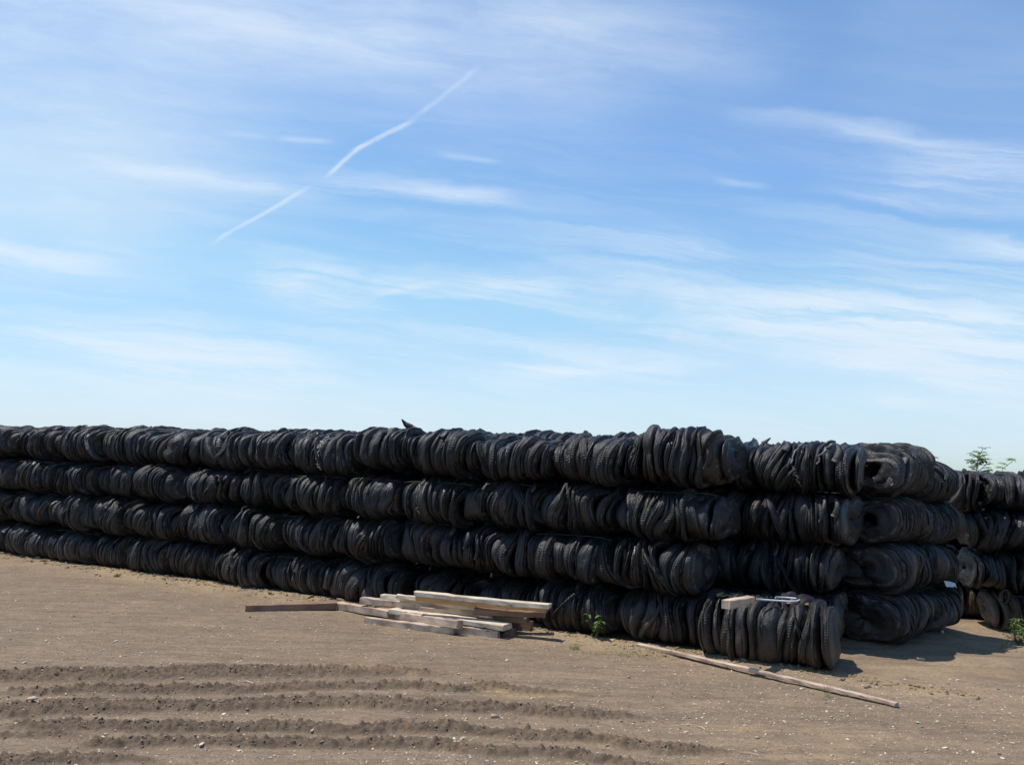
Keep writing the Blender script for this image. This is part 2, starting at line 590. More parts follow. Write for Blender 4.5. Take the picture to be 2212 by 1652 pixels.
def ground_h(x, y, fine=True):
    h = base_h(x, y)
    if fine:
        rm = ridge_mask(x, y)
        n1 = np.abs(fbm(x, y * 1.3, 0.10, 4, 31, 0.7))
        n2 = np.maximum(vnoise(x / 0.06, y / 0.05, 77), vnoise(x / 0.043 + 9, y / 0.038, 79)) ** 4
        n3 = vnoise(x / 0.026, y / 0.022, 78)
        body = sstep(rm, 0.12, 0.55)
        h = h + 0.016 * rm + body * (0.066 * n1 + 0.046 * n2 + 0.022 * n3) - 0.010 * sstep(rm, 0.0, 0.08) * (1 - body)
        near = sstep(np.abs(x), 12, 9)
        h = h + near * (0.006 * fbm(x, y, 0.13, 3, 41) + 0.0035 * (vnoise(x / 0.03, y / 0.03, 51) - 0.5))
    return h


def gz(x, y):
    return float(ground_h(np.array([x]), np.array([y]))[0])


def axis_coords(lo, hi, step, far, growth=1.25):
    c = list(np.arange(lo, hi, step)) if not callable(step) else []
    if callable(step):
        v = lo
        while v < hi:
            c.append(v)
            v += step(v)
    a, s = c[-1], c[-1] - c[-2]
    while a < far:
        s *= growth
        a += s
        c.append(a)
    a, s = c[0], c[1] - c[0]
    pre = []
    while a > -far:
        s *= growth
        a -= s
        pre.append(a)
    return np.array(pre[::-1] + c)


gxs = axis_coords(-9.2, 9.2, 0.0165, 2500)
gys = axis_coords(6.6, 20.0, lambda d: 0.0125 * (d / 7.0) ** 1.4, 2500)
GX, GY = np.meshgrid(gxs, gys, indexing='ij')
GZ = ground_h(GX, GY)


def ground_mat():
    m, t, b = new_mat('dry_dirt')
    geo = t.node('ShaderNodeNewGeometry')
    pos = geo.outputs['Position']
    at = t.node('ShaderNodeAttribute', attribute_name='soil')
    ochre, clod_shade, pale = t.xyz(at.outputs['Vector'])
    n1 = t.noise(pos, 0.9, 5, 0.6)
    n2 = t.noise(t.mapping(pos, sc=(1, 2.4, 1)), 5.0, 6, 0.65)
    n3 = t.noise(pos, 70.0, 4, 0.75)
    n4 = t.noise(pos, 240.0, 2, 0.7)
    c = t.mix(t.ss(n2, 0.3, 0.72), (0.160, 0.122, 0.084), (0.232, 0.180, 0.125))
    c = t.mix(t.m('MULTIPLY', t.ss(n1, 0.5, 0.7), 0.5), c, (0.270, 0.203, 0.130))
    n5 = t.noise(t.mapping(pos, rot=(0, 0, R(4)), sc=(0.22, 3.2, 1)), 1.6, 7, 0.65, 0.4)
    c = t.mix(t.m('MULTIPLY', t.ss(n5, 0.50, 0.66), 0.55), c, (0.118, 0.094, 0.070))
    c = t.mix(t.m('MULTIPLY', t.ss(n5, 0.47, 0.34), 0.45), c, (0.290, 0.222, 0.148))
    c = t.mix(t.m('MULTIPLY', ochre, 0.85), c, (0.40, 0.285, 0.150))
    c = t.mix(t.m('MULTIPLY', pale, 0.7), c, (0.33, 0.250, 0.155))
    c = t.mix(t.m('MULTIPLY', clod_shade, 0.75), c, (0.070, 0.049, 0.035))  # turned brown soil, with the crumbs' own shade put into its colour
    c = t.mix(t.m('MULTIPLY', t.ss(n3, 0.55, 0.68), 0.55), c, (0.38, 0.315, 0.245))
    c = t.mix(t.m('MULTIPLY', t.ss(n3, 0.46, 0.34), 0.55), c, (0.075, 0.058, 0.045))
    c = t.mix(t.m('MULTIPLY', t.ss(n4, 0.60, 0.75), 0.35), c, (0.44, 0.38, 0.30))
    n7 = t.noise(pos, 19.0, 5, 0.7)
    c = t.mix(t.m('MULTIPLY', t.ss(n7, 0.50, 0.64), 0.50), c, (0.090, 0.071, 0.056))
    n6 = t.noise(pos, 2.7, 6, 0.7)
    c = t.mix(t.m('MULTIPLY', t.ss(n6, 0.46, 0.70), 0.5), c, (0.125, 0.095, 0.071))
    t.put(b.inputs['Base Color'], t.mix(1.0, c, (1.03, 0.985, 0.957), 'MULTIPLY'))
    b.inputs['Roughness'].default_value = 0.95
    b.inputs['Specular IOR Level'].default_value = 0.15
    h = t.m('ADD', t.m('MULTIPLY', n3, 0.7), t.m('ADD', t.m('MULTIPLY', n4, 0.35), t.m('MULTIPLY', n2, 0.4)))
    bump(t, b, h, 0.7, 0.012)
    return m


ground = grid_obj('ground', np.stack([GX, GY, GZ], -1), ground_mat(), None, wrap_u=False)
# the grid winds downwards seen from above when built this way; flip so normals face up
ground.data.flip_normals()
tag(ground, kind='structure')
rmask = ridge_mask(GX, GY)
och = np.zeros_like(GX)
for (x, y, rx, ry, k) in [(800, 1450, .75, .20, .9), (905, 1452, .6, .16, .5), (1020, 1486, .9, .12, .85), (1160, 1500, .8, .2, .55), (1195, 1545, .35, .05, .7),
                          (285, 1300, .3, .08, .8), (730, 1415, .7, .15, .35), (1640, 1575, 1.2, .15, .35), (1860, 1590, .55, .10, .5), (1755, 1635, .7, .10, .5), (2050, 1500, .9, .18, .35), (1950, 1440, .6, .12, .45), (2150, 1560, .6, .2, .3), (1560, 1640, .4, .1, .35), (2120, 1452, 1.0, .25, .3), (1700, 1615, .6, .2, .35),
                          (1800, 1600, .3, .25, .3), (1330, 1600, .5, .12, .45), (1400, 1452, 1.5, .1, .25)]:
    p = at_z(x, y, 0)
    w = np.exp(-((GX - p.x) / rx) ** 2 - ((GY - p.y) / ry) ** 2)
    och = np.maximum(och, k * w * sstep(fbm(GX, GY, .35, 4, 61) + w * .8, 0.1, 0.8))
sw, dw = wall_coords(GX, GY)
pale = np.exp(-((dw + 0.25) / 0.65) ** 2) * (0.45 + 0.55 * sstep(fbm(GX, GY, .8, 4, 63), -.3, .4))
pale = np.maximum(pale, 0.85 * sstep(GX, 2.4, 5.0) * sstep(GY, 9.2, 10.6) * sstep(fbm(GX, GY * 1.6, 1.1, 4, 65), -.35, .45))
pale = np.maximum(pale, 0.55 * sstep(GX, -3, 4) * sstep(fbm(GX, GY * 3.0, 1.6, 4, 67), .1, .6))
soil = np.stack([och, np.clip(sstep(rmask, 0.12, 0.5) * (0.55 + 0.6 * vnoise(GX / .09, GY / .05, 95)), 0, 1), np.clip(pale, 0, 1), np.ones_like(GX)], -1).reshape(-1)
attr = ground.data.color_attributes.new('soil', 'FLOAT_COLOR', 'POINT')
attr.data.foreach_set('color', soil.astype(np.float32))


# ------------------------------------------------------------------ tyre bales
def tyre_part(rs, parent, cx, w, L, hh, hd, end=0, hole=0.28, coarse=False, sink=0.0, lean=0.0, tap=0.21, yaw=0.0, field=None, arc=None):
    N = 40 if coarse else 72
    M = 9 if coarse else 23
    th = np.linspace(0, 2 * math.pi, N, endpoint=False)[:, None]
    t = np.linspace(-1, 1, M)[None, :]
    c, s = np.cos(th), np.sin(th)
    n = rs.uniform(2.3, 2.9)
    k = abs(cx) / (L / 2)
    taper = 1 - tap * k ** 4.5
    a, b = hd * taper * rs.uniform(0.95, 1.04), hh * taper * rs.uniform(1.0, 1.075)
    r0 = 1 / ((np.abs(c) / a) ** n + (np.abs(s) / b) ** n) ** (1 / n)

    def per(kmax, amp, k0=1):
        q = 0
        for j in range(k0, kmax + 1):
            q = q + rs.uniform(0.3, 1) * amp / j ** 0.7 * np.cos(j * th + rs.uniform(0, 6.28))
        return q
    rad = 1 + per(5, 0.020, 2) + per(11, 0.007, 6)
    for _ in range(3):                       # knocked-in spots and kinks standing up
        dth = (th - rs.uniform(0, 6.28) + math.pi) % (2 * math.pi) - math.pi
        rad = rad + rs.uniform(-0.09, 0.075) * np.exp(-(dth / rs.uniform(0.12, 0.35)) ** 2)
    # folded tyres swell in one place and pinch in another
    width = w * np.clip(1 + per(4, 0.42), 0.32, 2.0)
    z0 = r0 * s
    ax = cx + lean * z0 + yaw * r0 * c + per(3, 0.014) + per(8, 0.006, 4) + t * width * 0.5
    dep = rs.uniform(0.07, 0.11) + 0.22 * w
    p = rs.choice([2.6, 3.5, 5.0, 7.0])
    prof = -dep * np.abs(t) ** p - 0.012 * t * t
    prof = prof + rs.choice([-1, 1]) * rs.uniform(0.1, 1.0) * min(0.06, w * 0.42) * t * (0.6 + 0.4 * np.cos(th + rs.uniform(0, 6.28)))
    fold = 0
    for _ in range(rs.randint(1, 4)):
        t0 = rs.uniform(-0.55, 0.55) + per(2, 0.35)
        fold = fold - rs.uniform(0.2, 1.0) * min(0.06, w * 0.45) * np.exp(-((t - t0) / rs.uniform(0.05, 0.15)) ** 2) * np.clip(0.35 + 0.8 * np.cos(th * rs.randint(1, 4) + rs.uniform(0, 6.28)), 0, 1)
    skew = per(3, 0.014) * t
    wr = 0.005 * np.cos(9 * th + 3 * t + rs.uniform(0, 6.28)) + 0.005 * np.cos(17 * th - 4 * t + rs.uniform(0, 6.28))
    Rr = r0 * rad + prof + fold + skew + wr - sink
    if field is not None:                    # the whole bundle is dented and bent together
        xr = ax / 0.5
        f1 = sum(q[0] * np.cos(q[1] * xr + q[2] * th + q[3]) for q in field[0])
        f2 = sum(q[0] * np.cos(q[1] * xr + q[2] * th + q[3]) for q in field[1])
        Rr = Rr + 0.017 * f1
        ax = ax + 0.024 * f2 * (1 - k ** 4)
    if arc is not None:                      # fold that dives back under its neighbours
        dth = (th - arc[0] + math.pi) % (2 * math.pi) - math.pi
        Rr = Rr - 0.16 * (1 - np.exp(-(dth / arc[1]) ** 4))
    if end:
        # outer sidewall closing in to the squashed bead hole
        cols_ax, cols_r = [], []
        edge_ax = ax[:, -1:] if end > 0 else ax[:, :1]
        edge_r = Rr[:, -1:] if end > 0 else Rr[:, :1]
        base = edge_ax + 0 * edge_ax
        for fr, off in ((0.90, 0.016), (0.78, 0.026), (0.62, 0.022), (0.48, 0.004), (hole + 0.06, -0.012), (hole, -0.03), (hole + 0.02, -0.07), (hole + 0.18, -0.10)):
            wob2 = 1 + (per(3, 0.22, 2) + per(7, 0.07, 4)) * (1 - fr)
            cols_ax.append(base * 0.6 + (cx + end * 0.5 * w) * 0.4 + end * (off + per(4, 0.02)) + (lean * z0 + yaw * r0 * c) * (0.4 * fr + (fr - 1) * 0.6))
            cols_r.append(edge_r * fr * wob2)
        if end < 0:
            cols_ax, cols_r = cols_ax[::-1], cols_r[::-1]
            ax = np.concatenate(cols_ax + [ax], 1)
            Rr = np.concatenate(cols_r + [Rr], 1)
        else:
            ax = np.concatenate([ax] + cols_ax, 1)
            Rr = np.concatenate([Rr] + cols_r, 1)
    V = np.stack([ax + 0 * Rr, -Rr * c, hh + Rr * s], -1)
    mm = V.shape[1]
    vv = np.linspace(0, 1, M)
    if end:
        vv = np.concatenate([np.zeros(mm - M), vv]) if end < 0 else np.concatenate([vv, np.ones(mm - M)])
    # face outwards
    V = V[::-1]
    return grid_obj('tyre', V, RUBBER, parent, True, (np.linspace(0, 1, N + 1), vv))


def strip_geo(pts, width_dir, widths, thick):
    """A ribbon with thickness along pts."""
    pts = [Vector(p) for p in pts]
    V, Fc = [], []
    for i, p in enumerate(pts):
        d = (pts[min(i + 1, len(pts) - 1)] - pts[max(i - 1, 0)]).normalized()
        wd = (width_dir - d * width_dir.dot(d)).normalized()
        nn = d.cross(wd)
        w = widths[i] * 0.5
        for sx, sn in ((-1, -1), (0, -1.25), (1, -1), (1, 1), (0, 0.75), (-1, 1)):
            V.append(p + wd * w * sx + nn * thick * 0.5 * sn)
    for i in range(len(pts) - 1):
        for k in range(6):
            k2 = (k + 1) % 6
            Fc.append((i * 6 + k, i * 6 + k2, (i + 1) * 6 + k2, (i + 1) * 6 + k))
    Fc.append(tuple(range(6)))
    Fc.append(tuple(range((len(pts) - 1) * 6, len(pts) * 6))[::-1])
    return V, Fc


BALES = {}


def bale(key, loc, rz, L, H=0.74, D=1.30, seed=0, hole=0.10, coarse=False, wires=1, flaps=1, tight=1.0, tap=0.21, split=0.0, label=None, group=None):
    rs = np.random.RandomState(1000 + seed)
    root = empty('tyre_bale', loc, rz)
    hh, hd = H / 2, D / 2
    # share the length out among folded tyres of uneven width
    ws, x = [], 0.0
    Lm = L - split
    while x < Lm - 0.05:
        w = float(np.clip(rs.gamma(1.8, 0.050) + 0.034, 0.04, 0.24)) * tight
        ws.append(w)
        x += w
    ws = np.array(ws) * (Lm / x)
    cs = np.cumsum(ws) - ws / 2 - L / 2
    field = [[(rs.uniform(0.4, 1), rs.uniform(0.8, 4.5), int(m), rs.uniform(0, 6.28)) for m in (1, 2, 3, 2, 4, 5)] for _ in range(2)]
    lean = rs.normal(0, 0.10)
    for i, (c, w) in enumerate(zip(cs, ws)):
        end = -1 if i == 0 else (1 if i == len(ws) - 1 else 0)
        lean = 0.7 * lean + rs.normal(0.01, 0.085)
        yaw = rs.normal(0, 0.075) if i in (0, 1, len(ws) - 1, len(ws) - 2) else rs.normal(0, 0.02)
        tyre_part(rs, root, c, w * 1.10 + 0.010, L, hh, hd, end, hole, coarse, sink=rs.choice([0, 0, -0.025, 0.015, 0.04]), lean=lean, tap=tap, yaw=yaw, field=field)
        if not coarse and not end and rs.rand() < 0.38:       # a tyre folded slantwise across its neighbours
            tyre_part(rs, root, c, rs.uniform(0.06, 0.20), L, hh, hd, 0, hole, coarse, sink=-rs.uniform(0.02, 0.05), lean=rs.normal(0.05, 0.32), tap=tap, field=field,
                      arc=(rs.uniform(-0.6, 1.5), rs.uniform(0.45, 1.0)))
    if split:                                # last tyre prised away from the rest, open pocket behind it
        tyre_part(rs, root, L / 2 - 0.11, 0.17, L, hh * 0.98, hd * 1.0, 1, 0.18, coarse, lean=-0.10, tap=0.16, yaw=0.08, field=field)
    # long ties over the top, as bent as the tyres let them be
    for k in range(wires if rs.rand() < 0.6 else 0):
        y = -hd * rs.uniform(0.45, 0.72) if k == 0 else rs.uniform(-0.3, 0.6) * hd
        zt = hh + hh * (1 - (abs(y) / hd) ** 2.7) ** (1 / 2.7)
        pts = []
        for q in np.linspace(-0.46, 0.46, 9):
            pts.append((q * L, y + rs.normal(0, .006), zt + 0.012 - 0.11 * hh * abs(q * 2) ** 5 + rs.normal(0, .004)))
        Geo().tube(pts, 0.003, 5).build('binding_wire', WIRE, root)
    for k in range(flaps):
        # a loose lip of rubber that escaped the press
        x0 = rs.uniform(-0.42, 0.42) * L
        a0 = rs.uniform(-0.25, 1.25)
        wd = Vector((1, 0, 0)) if rs.rand() < 0.6 else Vector((0.6, 0.5, 0.6)).normalized()
        ln, wdt = rs.uniform(0.12, 0.3), rs.uniform(0.05, 0.13)
        pts = []
        for q in np.linspace(0, 1, 8):
            aa = a0 + q * ln / 0.42
            rr = 1 / ((abs(math.cos(aa)) / hd) ** 2.7 + (abs(math.sin(aa)) / hh) ** 2.7) ** (1 / 2.7)
            rr += 0.005 + 0.075 * math.sin(q * 2.4) * (0.4 + q * 0.3)
            pts.append((x0 + 0.05 * math.sin(q * 3 + a0), -rr * math.cos(aa), hh + rr * math.sin(aa)))
        Geo().add(*strip_geo(pts, wd, [wdt * (1 - 0.55 * q) for q in np.linspace(0, 1, 8)], 0.018)).build('rubber_flap', RUBBER, root)
    tag(root, label, 'tyre bale', group)
    BALES[key] = (root, L, H, D)
    return root


def row_point(px, py, row=0):
    """Where the sight line meets the front face of a row (row n stands 1.35 m further back)."""
    return at_plane(px, py, B0 - 0.10 * VB + 1.35 * row * VB, VB)


WORD = ['first', 'second', 'third', 'fourth', 'fifth', 'sixth', 'seventh', 'eighth', 'ninth', 'tenth', 'eleventh', 'twelfth', 'thirteenth', 'fourteenth', 'fifteenth']
TIER_NAME = {1: 'bottom tier', 2: 'second tier up', 3: 'third tier up', 4: 'top tier'}
# left and right edge of every bale of the long wall, height of its middle in the picture, set-back, height lift
WALL = {
    4: [(-62, 32, 955), (32, 113, 955), (113, 205, 960), (205, 296, 962), (296, 403, 965), (403, 520, 972), (520, 620, 972), (620, 750, 980),
        (750, 876, 970), (876, 1019, 985), (1019, 1175, 995), (1175, 1342, 995), (1342, 1562, 995)],
    3: [(-58, 27, 1025), (27, 110, 1030), (110, 190, 1036), (190, 281, 1038), (281, 375, 1045), (375, 490, 1052), (490, 608, 1055), (608, 740, 1065),
        (740, 856, 1070), (856, 1018, 1082), (1018, 1152, 1098), (1152, 1323, 1100), (1323, 1550, 1110)],
    2: [(-68, 8, 1098), (8, 110, 1100), (110, 186, 1110), (186, 276, 1116), (276, 376, 1125), (376, 480, 1134), (480, 588, 1136), (588, 718, 1150),
        (718, 843, 1160), (843, 983, 1180), (983, 1130, 1200), (1130, 1312, 1210), (1312, 1497, 1226)],
    1: [(-74, -2, 1165), (-2, 97, 1170), (97, 182, 1182), (182, 264, 1196), (264, 342, 1205), (342, 455, 1220), (455, 566, 1232), (566, 680, 1240),
        (680, 848, 1252), (848, 985, 1280), (985, 1134, 1290), (1134, 1308, 1325), (1308, 1508, 1335), (1508, 1800, 1370)],
}
LIFT = {(4, 8): 0.13, (4, 9): 0.04, (4, 12): 0.05, (4, 7): -0.05, (4, 5): -0.02, (4, 6): 0.03, (4, 0): .03, (4, 2): .02, (4, 10): 0.0, (4, 11): 0.01}
BACK = {(1, 9): 0.38, (1, 10): 0.30, (1, 13): -0.18, (4, 8): -0.05, (3, 10): 0.10, (2, 10): 0.04, (3, 5): 0.05}
HEIGHT = {(4, 12): 0.82, (1, 9): 0.62, (1, 10): 0.62, (1, 13): 0.82}
SPECIAL = {
    (4, 7): 'black tyre bale on the top tier with pale chalk writing down one tyre',
    (4, 8): 'raised tyre bale on the top tier with a pointed torn flap sticking up',
    (4, 12): 'bulging tyre bale at the right-hand end of the front row, top tier',
    (3, 12): 'tyre bale at the right-hand end of the front row, directly under the top one',
    (2, 12): 'tyre bale ending the second tier up, above the bale with the wood block',
    (3, 5): 'tyre bale in the third tier up with a pale frayed cord hanging down it',
    (1, 13): 'free-ended tyre bale on the ground carrying a wood block and white hose',
    (1, 9): 'sunken dark tyre bale on the ground behind the left half of the timber pile',
    (1, 10): 'sunken dark tyre bale on the ground behind the right half of the timber pile',
    (1, 11): 'muddy tyre bale on the ground right of the timber pile, weed at its foot',
    (1, 12): 'muddy tyre bale on the ground between the leafy weed and the free-ended bale',
}
sd = 0
for tier, row in WALL.items():
    for i, (x0, x1, ym) in enumerate(row):
        sd += 1
        k = (tier, i)
        p, q = row_point(x0, ym), row_point(x1, ym)
        L = (q - p).length - 0.045
        mid = (p + q) / 2
        jit = np.random.RandomState(sd)
        H = HEIGHT.get(k, 0.745 * jit.uniform(0.93, 1.035))
        D = 1.30
        back = BACK.get(k, 0.0) + jit.choice([-0.10, -0.04, 0.03, 0.09])
        c = mid + VB * (D / 2 + back)
        z = (tier - 1) * 0.735 + LIFT.get(k, 0.0) + (jit.uniform(-0.012, 0.012) if tier > 1 else -0.015)
        lab = SPECIAL.get(k) or 'black tyre bale, %s in the long wall, %s from photo\'s left edge' % (TIER_NAME[tier], WORD[i])
        bale(k, (c.x, c.y, z), WALL_RZ + jit.normal(0, 0.035), L, H, D, sd, flaps=jit.randint(0, 3), tap=0.10 if k == (1, 13) else jit.uniform(0.28, 0.44), split=0.20 if k == (1, 13) else 0.0,
             wires=int(jit.rand() < 0.4), tight=1.25 if k == (1, 13) else jit.uniform(0.85, 1.2), label=lab, group='tyre bales of the long wall').rotation_euler.y = jit.normal(0, 0.014) * (tier > 1)

# second row of the wall where it steps back at the right-hand end
for tier, row in {4: [(1395, 1612, 1015), (1612, 1842, 1015)], 3: [(1395, 1600, 1130), (1600, 1825, 1130)], 2: [(1395, 1582, 1240), (1582, 1790, 1240)], 1: [(1395, 1560, 1330), (1560, 1795, 1340)]}.items():
    for i, (x0, x1, ym) in enumerate(row):
        sd += 1
        p, q = row_point(x0, ym, 1), row_point(x1, ym, 1)
        c = (p + q) / 2 + VB * 0.65
        if i == 1:
            lab = {4: 'top tyre bale of the recessed second row, hung with pale strips',
                   3: 'tyre bale third up in the recessed second row, half in shadow',
                   2: 'tyre bale second up in the recessed second row, only its right end sunlit',
                   1: 'shaded tyre bale at the foot of the recessed second row, behind the free-ended bale'}[tier]
        else:
            lab = 'shaded second-row tyre bale hidden behind the front corner, %s' % TIER_NAME[tier]
        bale(('r2', tier, i), (c.x, c.y, (tier - 1) * 0.735 - 0.01), WALL_RZ + random.gauss(0, .02), (q - p).length + 0.04, 0.745, 1.30, sd,
             flaps=2 if i else 0, label=lab, group='tyre bales of the recessed second row')

# two columns of bales turned end-on beside them
AX = Vector((math.sin(R(42)), math.cos(R(42)), 0))
PX_ = Vector((-AX.y, AX.x, 0))
corner = at_z(1962, 1400, 0)
for j in range(2):
    for tier in (4, 3, 2, 1):
        sd += 1
        L = 1.42
        c = corner + AX * (L / 2 + j * 1.45) + PX_ * 0.65
        Hh = 0.74 if j == 0 else 0.69
        jit = np.random.RandomState(sd)
        c = c + PX_ * jit.uniform(-.06, .06) + AX * jit.uniform(-.05, .03)
        lab = '%s tyre bale turned end-on right of the wall, %s' % ('near' if j == 0 else 'far', {4: 'open hole at its end, topmost' if j == 0 else 'ragged edge, topmost', 3: 'third up' if j else 'third up with brown-edged hole', 2: 'second up in deep shade', 1: 'on the shaded ground'}[tier])
        bale(('c', j, tier), (c.x, c.y, (tier - 1) * (Hh - 0.005) - 0.01), math.atan2(AX.y, AX.x) + jit.normal(0, .03), L, Hh, 1.30, sd,
             hole=0.66 if j == 0 and tier > 2 else 0.12, flaps=1 + j, label=lab, group='tyre bales turned end-on')

# row behind: top peeps over in places, lower tiers added against light leaks
pa, pb = row_point(-70, 965, 1), row_point(1395, 990, 1)
NB = 12
jit = np.random.RandomState(404)
for tier in (4, 3, 2, 1):
    for i in range(NB):
        sd += 1
        c = pa.lerp(pb, (i + 0.5) / NB) + VB * (0.65 + jit.uniform(0.0, 0.05)) + E * (0.3 * (tier % 2))
        dz = jit.uniform(-0.06, 0.035) if tier == 4 else 0.0
        bale(('b', tier, i), (c.x, c.y, (tier - 1) * 0.735 + dz), WALL_RZ, (pb - pa).length / NB + .12, 0.80, 1.45, sd, coarse=True, tap=0.08, wires=0, flaps=1 if tier == 4 else 0,
             label='gap-filling tyre bale of the row behind, %s, %s from the left' % (TIER_NAME[tier], WORD[i]), group='tyre bales of the row behind')

# added third row, mostly unseen, closes light leaks through the corner
for tier in (4, 3, 2, 1):
    for i, (x0, x1) in enumerate([(1560, 1720), (1720, 1880)]):
        sd += 1
        p, q = row_point(x0, 1100, 2), row_point(x1, 1100, 2)
        c = (p + q) / 2 + VB * 0.65
        bale(('r3', tier, i), (c.x, c.y, (tier - 1) * 0.735 - (0.04 if tier == 4 else 0)), WALL_RZ, (q - p).length + .10, 0.80, 1.4, sd, coarse=True, tap=0.08, wires=0, flaps=0,
             label='added %s tyre bale between the recessed row and the end-on bales, %s' % (('left', 'right')[i], TIER_NAME[tier]), group='added tyre bales of the third row')

# the other stack beyond, lower and brownish
O2 = at_y(2100, 1100, 16.0)
D2 = Vector((0.97, -0.22, 0)).normalized()
N2 = Vector((-D2.y, D2.x, 0))
for tier, row in {4: [(2040, 2156, 1060), (2156, 2310, 1060)], 3: [(2094, 2240, 1140), (2240, 2390, 1140)], 2: [(2104, 2178, 1230), (2178, 2330, 1230)], 1: [(2152, 2320, 1310)]}.items():
    for i, (x0, x1, ym) in enumerate(row):
        sd += 1
        p, q = at_plane(x0, ym, O2, N2), at_plane(x1, ym, O2, N2)
        c = (p + q) / 2 + N2 * 0.62
        lab = '%s tyre bale of the brownish far stack, %s' % ({4: 'topmost', 3: 'third up', 2: 'second up', 1: 'lowest'}[tier], 'nearest the end-on bales' if i == 0 else 'cut by the photo\'s right edge')
        if tier == 1:
            lab = 'lowest tyre bale of the brownish far stack, behind the green weed clump'
        bale(('f', tier, i), (c.x, c.y, -0.27 + (tier - 1) * 0.715), math.atan2(D2.y, D2.x) + random.gauss(0, .02), (q - p).length + .03, 0.72, 1.25, sd,
             flaps=1, tight=1.5, tap=0.34, label=lab, group='tyre bales of the far stack')


for tier in (4, 3, 2, 1):  # added back row: black rubber darkens the bright gap between the stacks
    for i, (x0, x1) in enumerate([(2018, 2140), (2140, 2262)]):
        sd += 1
        p, q = at_plane(x0, 1100, O2 + N2 * 1.3, N2), at_plane(x1, 1100, O2 + N2 * 1.3, N2)
        c = (p + q) / 2 + N2 * 0.62
        bale(('g', tier, i), (c.x, c.y, -0.27 + (tier - 1) * 0.71 - (0.03 if tier == 4 else 0)), math.atan2(D2.y, D2.x), (q - p).length + .03, 0.72, 1.25, sd, coarse=True, wires=0, flaps=0, tight=1.25,
             label='added tyre bale in the back row of the far stack, %s, %s end' % (TIER_NAME[tier], 'left' if i == 0 else 'right'), group='tyre bales of the far stack\'s back row')


def into(root, p):
    return root_inv(root) @ Vector(p)


def root_inv(root):
    return (Matrix.Translation(root.location) @ root.rotation_euler.to_matrix().to_4x4()).inverted()


def on_bale(key, fx, ang, off=0.012):
    """Local point on a bale's skin: fx along its length (-0.5..0.5), ang 0 = front middle, pi/2 = top."""
    root, L, H, D = BALES[key]
    hh, hd = H / 2, D / 2
    rr = 1 / ((abs(math.cos(ang)) / hd) ** 2.6 + (abs(math.sin(ang)) / hh) ** 2.6) ** (1 / 2.6) + off
    return Vector((fx * L, -rr * math.cos(ang), hh + rr * math.sin(ang)))


def cord(key, fx0, fx1, a0, a1, rad=0.008, n=14, wig=0.01, name='frayed_cord', off=0.02):
    rs = np.random.RandomState(int(abs(fx0) * 1000) + 7)
    pts = []
    for q in np.linspace(0, 1, n):
        pts.append(on_bale(key, fx0 + (fx1 - fx0) * q + rs.normal(0, wig), a0 + (a1 - a0) * q, off + rs.uniform(0, 0.008)))
    Geo().tube(pts, [rad * rs.uniform(0.6, 1.3) for _ in pts], 6).build(name, CORD, BALES[key][0])


cord((3, 5), -0.12, -0.16, 0.95, -0.35, 0.010, wig=0.006)
cord((2, 6), 0.18, 0.2, -0.1, -1.0, 0.006, wig=0.01)
cord(('r2', 4, 1), 0.02, -0.06, 1.1, 0.1, 0.013, wig=0.01)
cord(('r2', 4, 1), -0.05, 0.03, 0.05, -0.5, 0.012, wig=0.008)
cord(('r2', 4, 1), 0.30, 0.17, 0.9, 0.1, 0.014, wig=0.008)
cord(('r2', 3, 1), 0.1, 0.42, 1.15, 1.0, 0.010, wig=0.01, off=0.03)
cord((4, 6), -0.05, -0.12, 0.7, -0.3, 0.012, wig=0.004)
cord((3, 9), -0.2, -0.16, 0.5, -0.3, 0.008, wig=0.012)

# pointed torn flap standing up on the raised bale, and a smaller one on the recessed row
root, L, H, D = BALES[(4, 8)]
b0 = on_bale((4, 8), 0.20, 1.35)
Geo().add(*strip_geo([b0 + Vector(v) for v in ((0.10, 0.1, -0.04), (0.03, 0.06, 0.03), (-0.05, 0.02, 0.09), (-0.12, 0, 0.17))], Vector((0.5, 0.1, 0.85)), [0.16, 0.13, 0.08, 0.012], 0.016)).build('rubber_flap', RUBBER, root)
b0 = on_bale(('r2', 4, 1), -0.36, 1.3)
Geo().add(*strip_geo([b0 + Vector(v) for v in ((-0.10, 0, -0.03), (-0.03, 0, 0.02), (0.03, 0, 0.07))], Vector((0.3, 0.2, 0.9)), [0.08, 0.05, 0.01], 0.012)).build('rubber_flap', RUBBER, BALES[('r2', 4, 1)][0])


# chalk writing along one tyre of the top tier
def chalk_text(key, body, fx, a0, a1, size):
    cu = bpy.data.curves.new('chalk', 'FONT')
    cu.body = body
    cu.size = 1.0
    tmp = bpy.data.objects.new('chalk', cu)
    COL.objects.link(tmp)
    dg = bpy.context.evaluated_depsgraph_get()
    me = bpy.data.meshes.new_from_object(tmp.evaluated_get(dg))
    bpy.data.objects.remove(tmp)
    xs = [v.co.x for v in me.vertices]
    lo, hi = min(xs), max(xs)
    L = BALES[key][1]
    for v in me.vertices:
        q = (v.co.x - lo) / (hi - lo)
        v.co = on_bale(key, fx + (v.co.y - 0.35) * size / L, a0 + (a1 - a0) * q, 0.022)
    me.materials.append(CHALK)
    o = bpy.data.objects.new('chalk_writing', me)
    COL.objects.link(o)
    o.parent = BALES[key][0]
    so = o.modifiers.new('t', 'SOLIDIFY')
    so.thickness = 0.004


chalk_text((4, 7), '4-1SXHF', 0.06, 0.75, -0.42, 0.11)


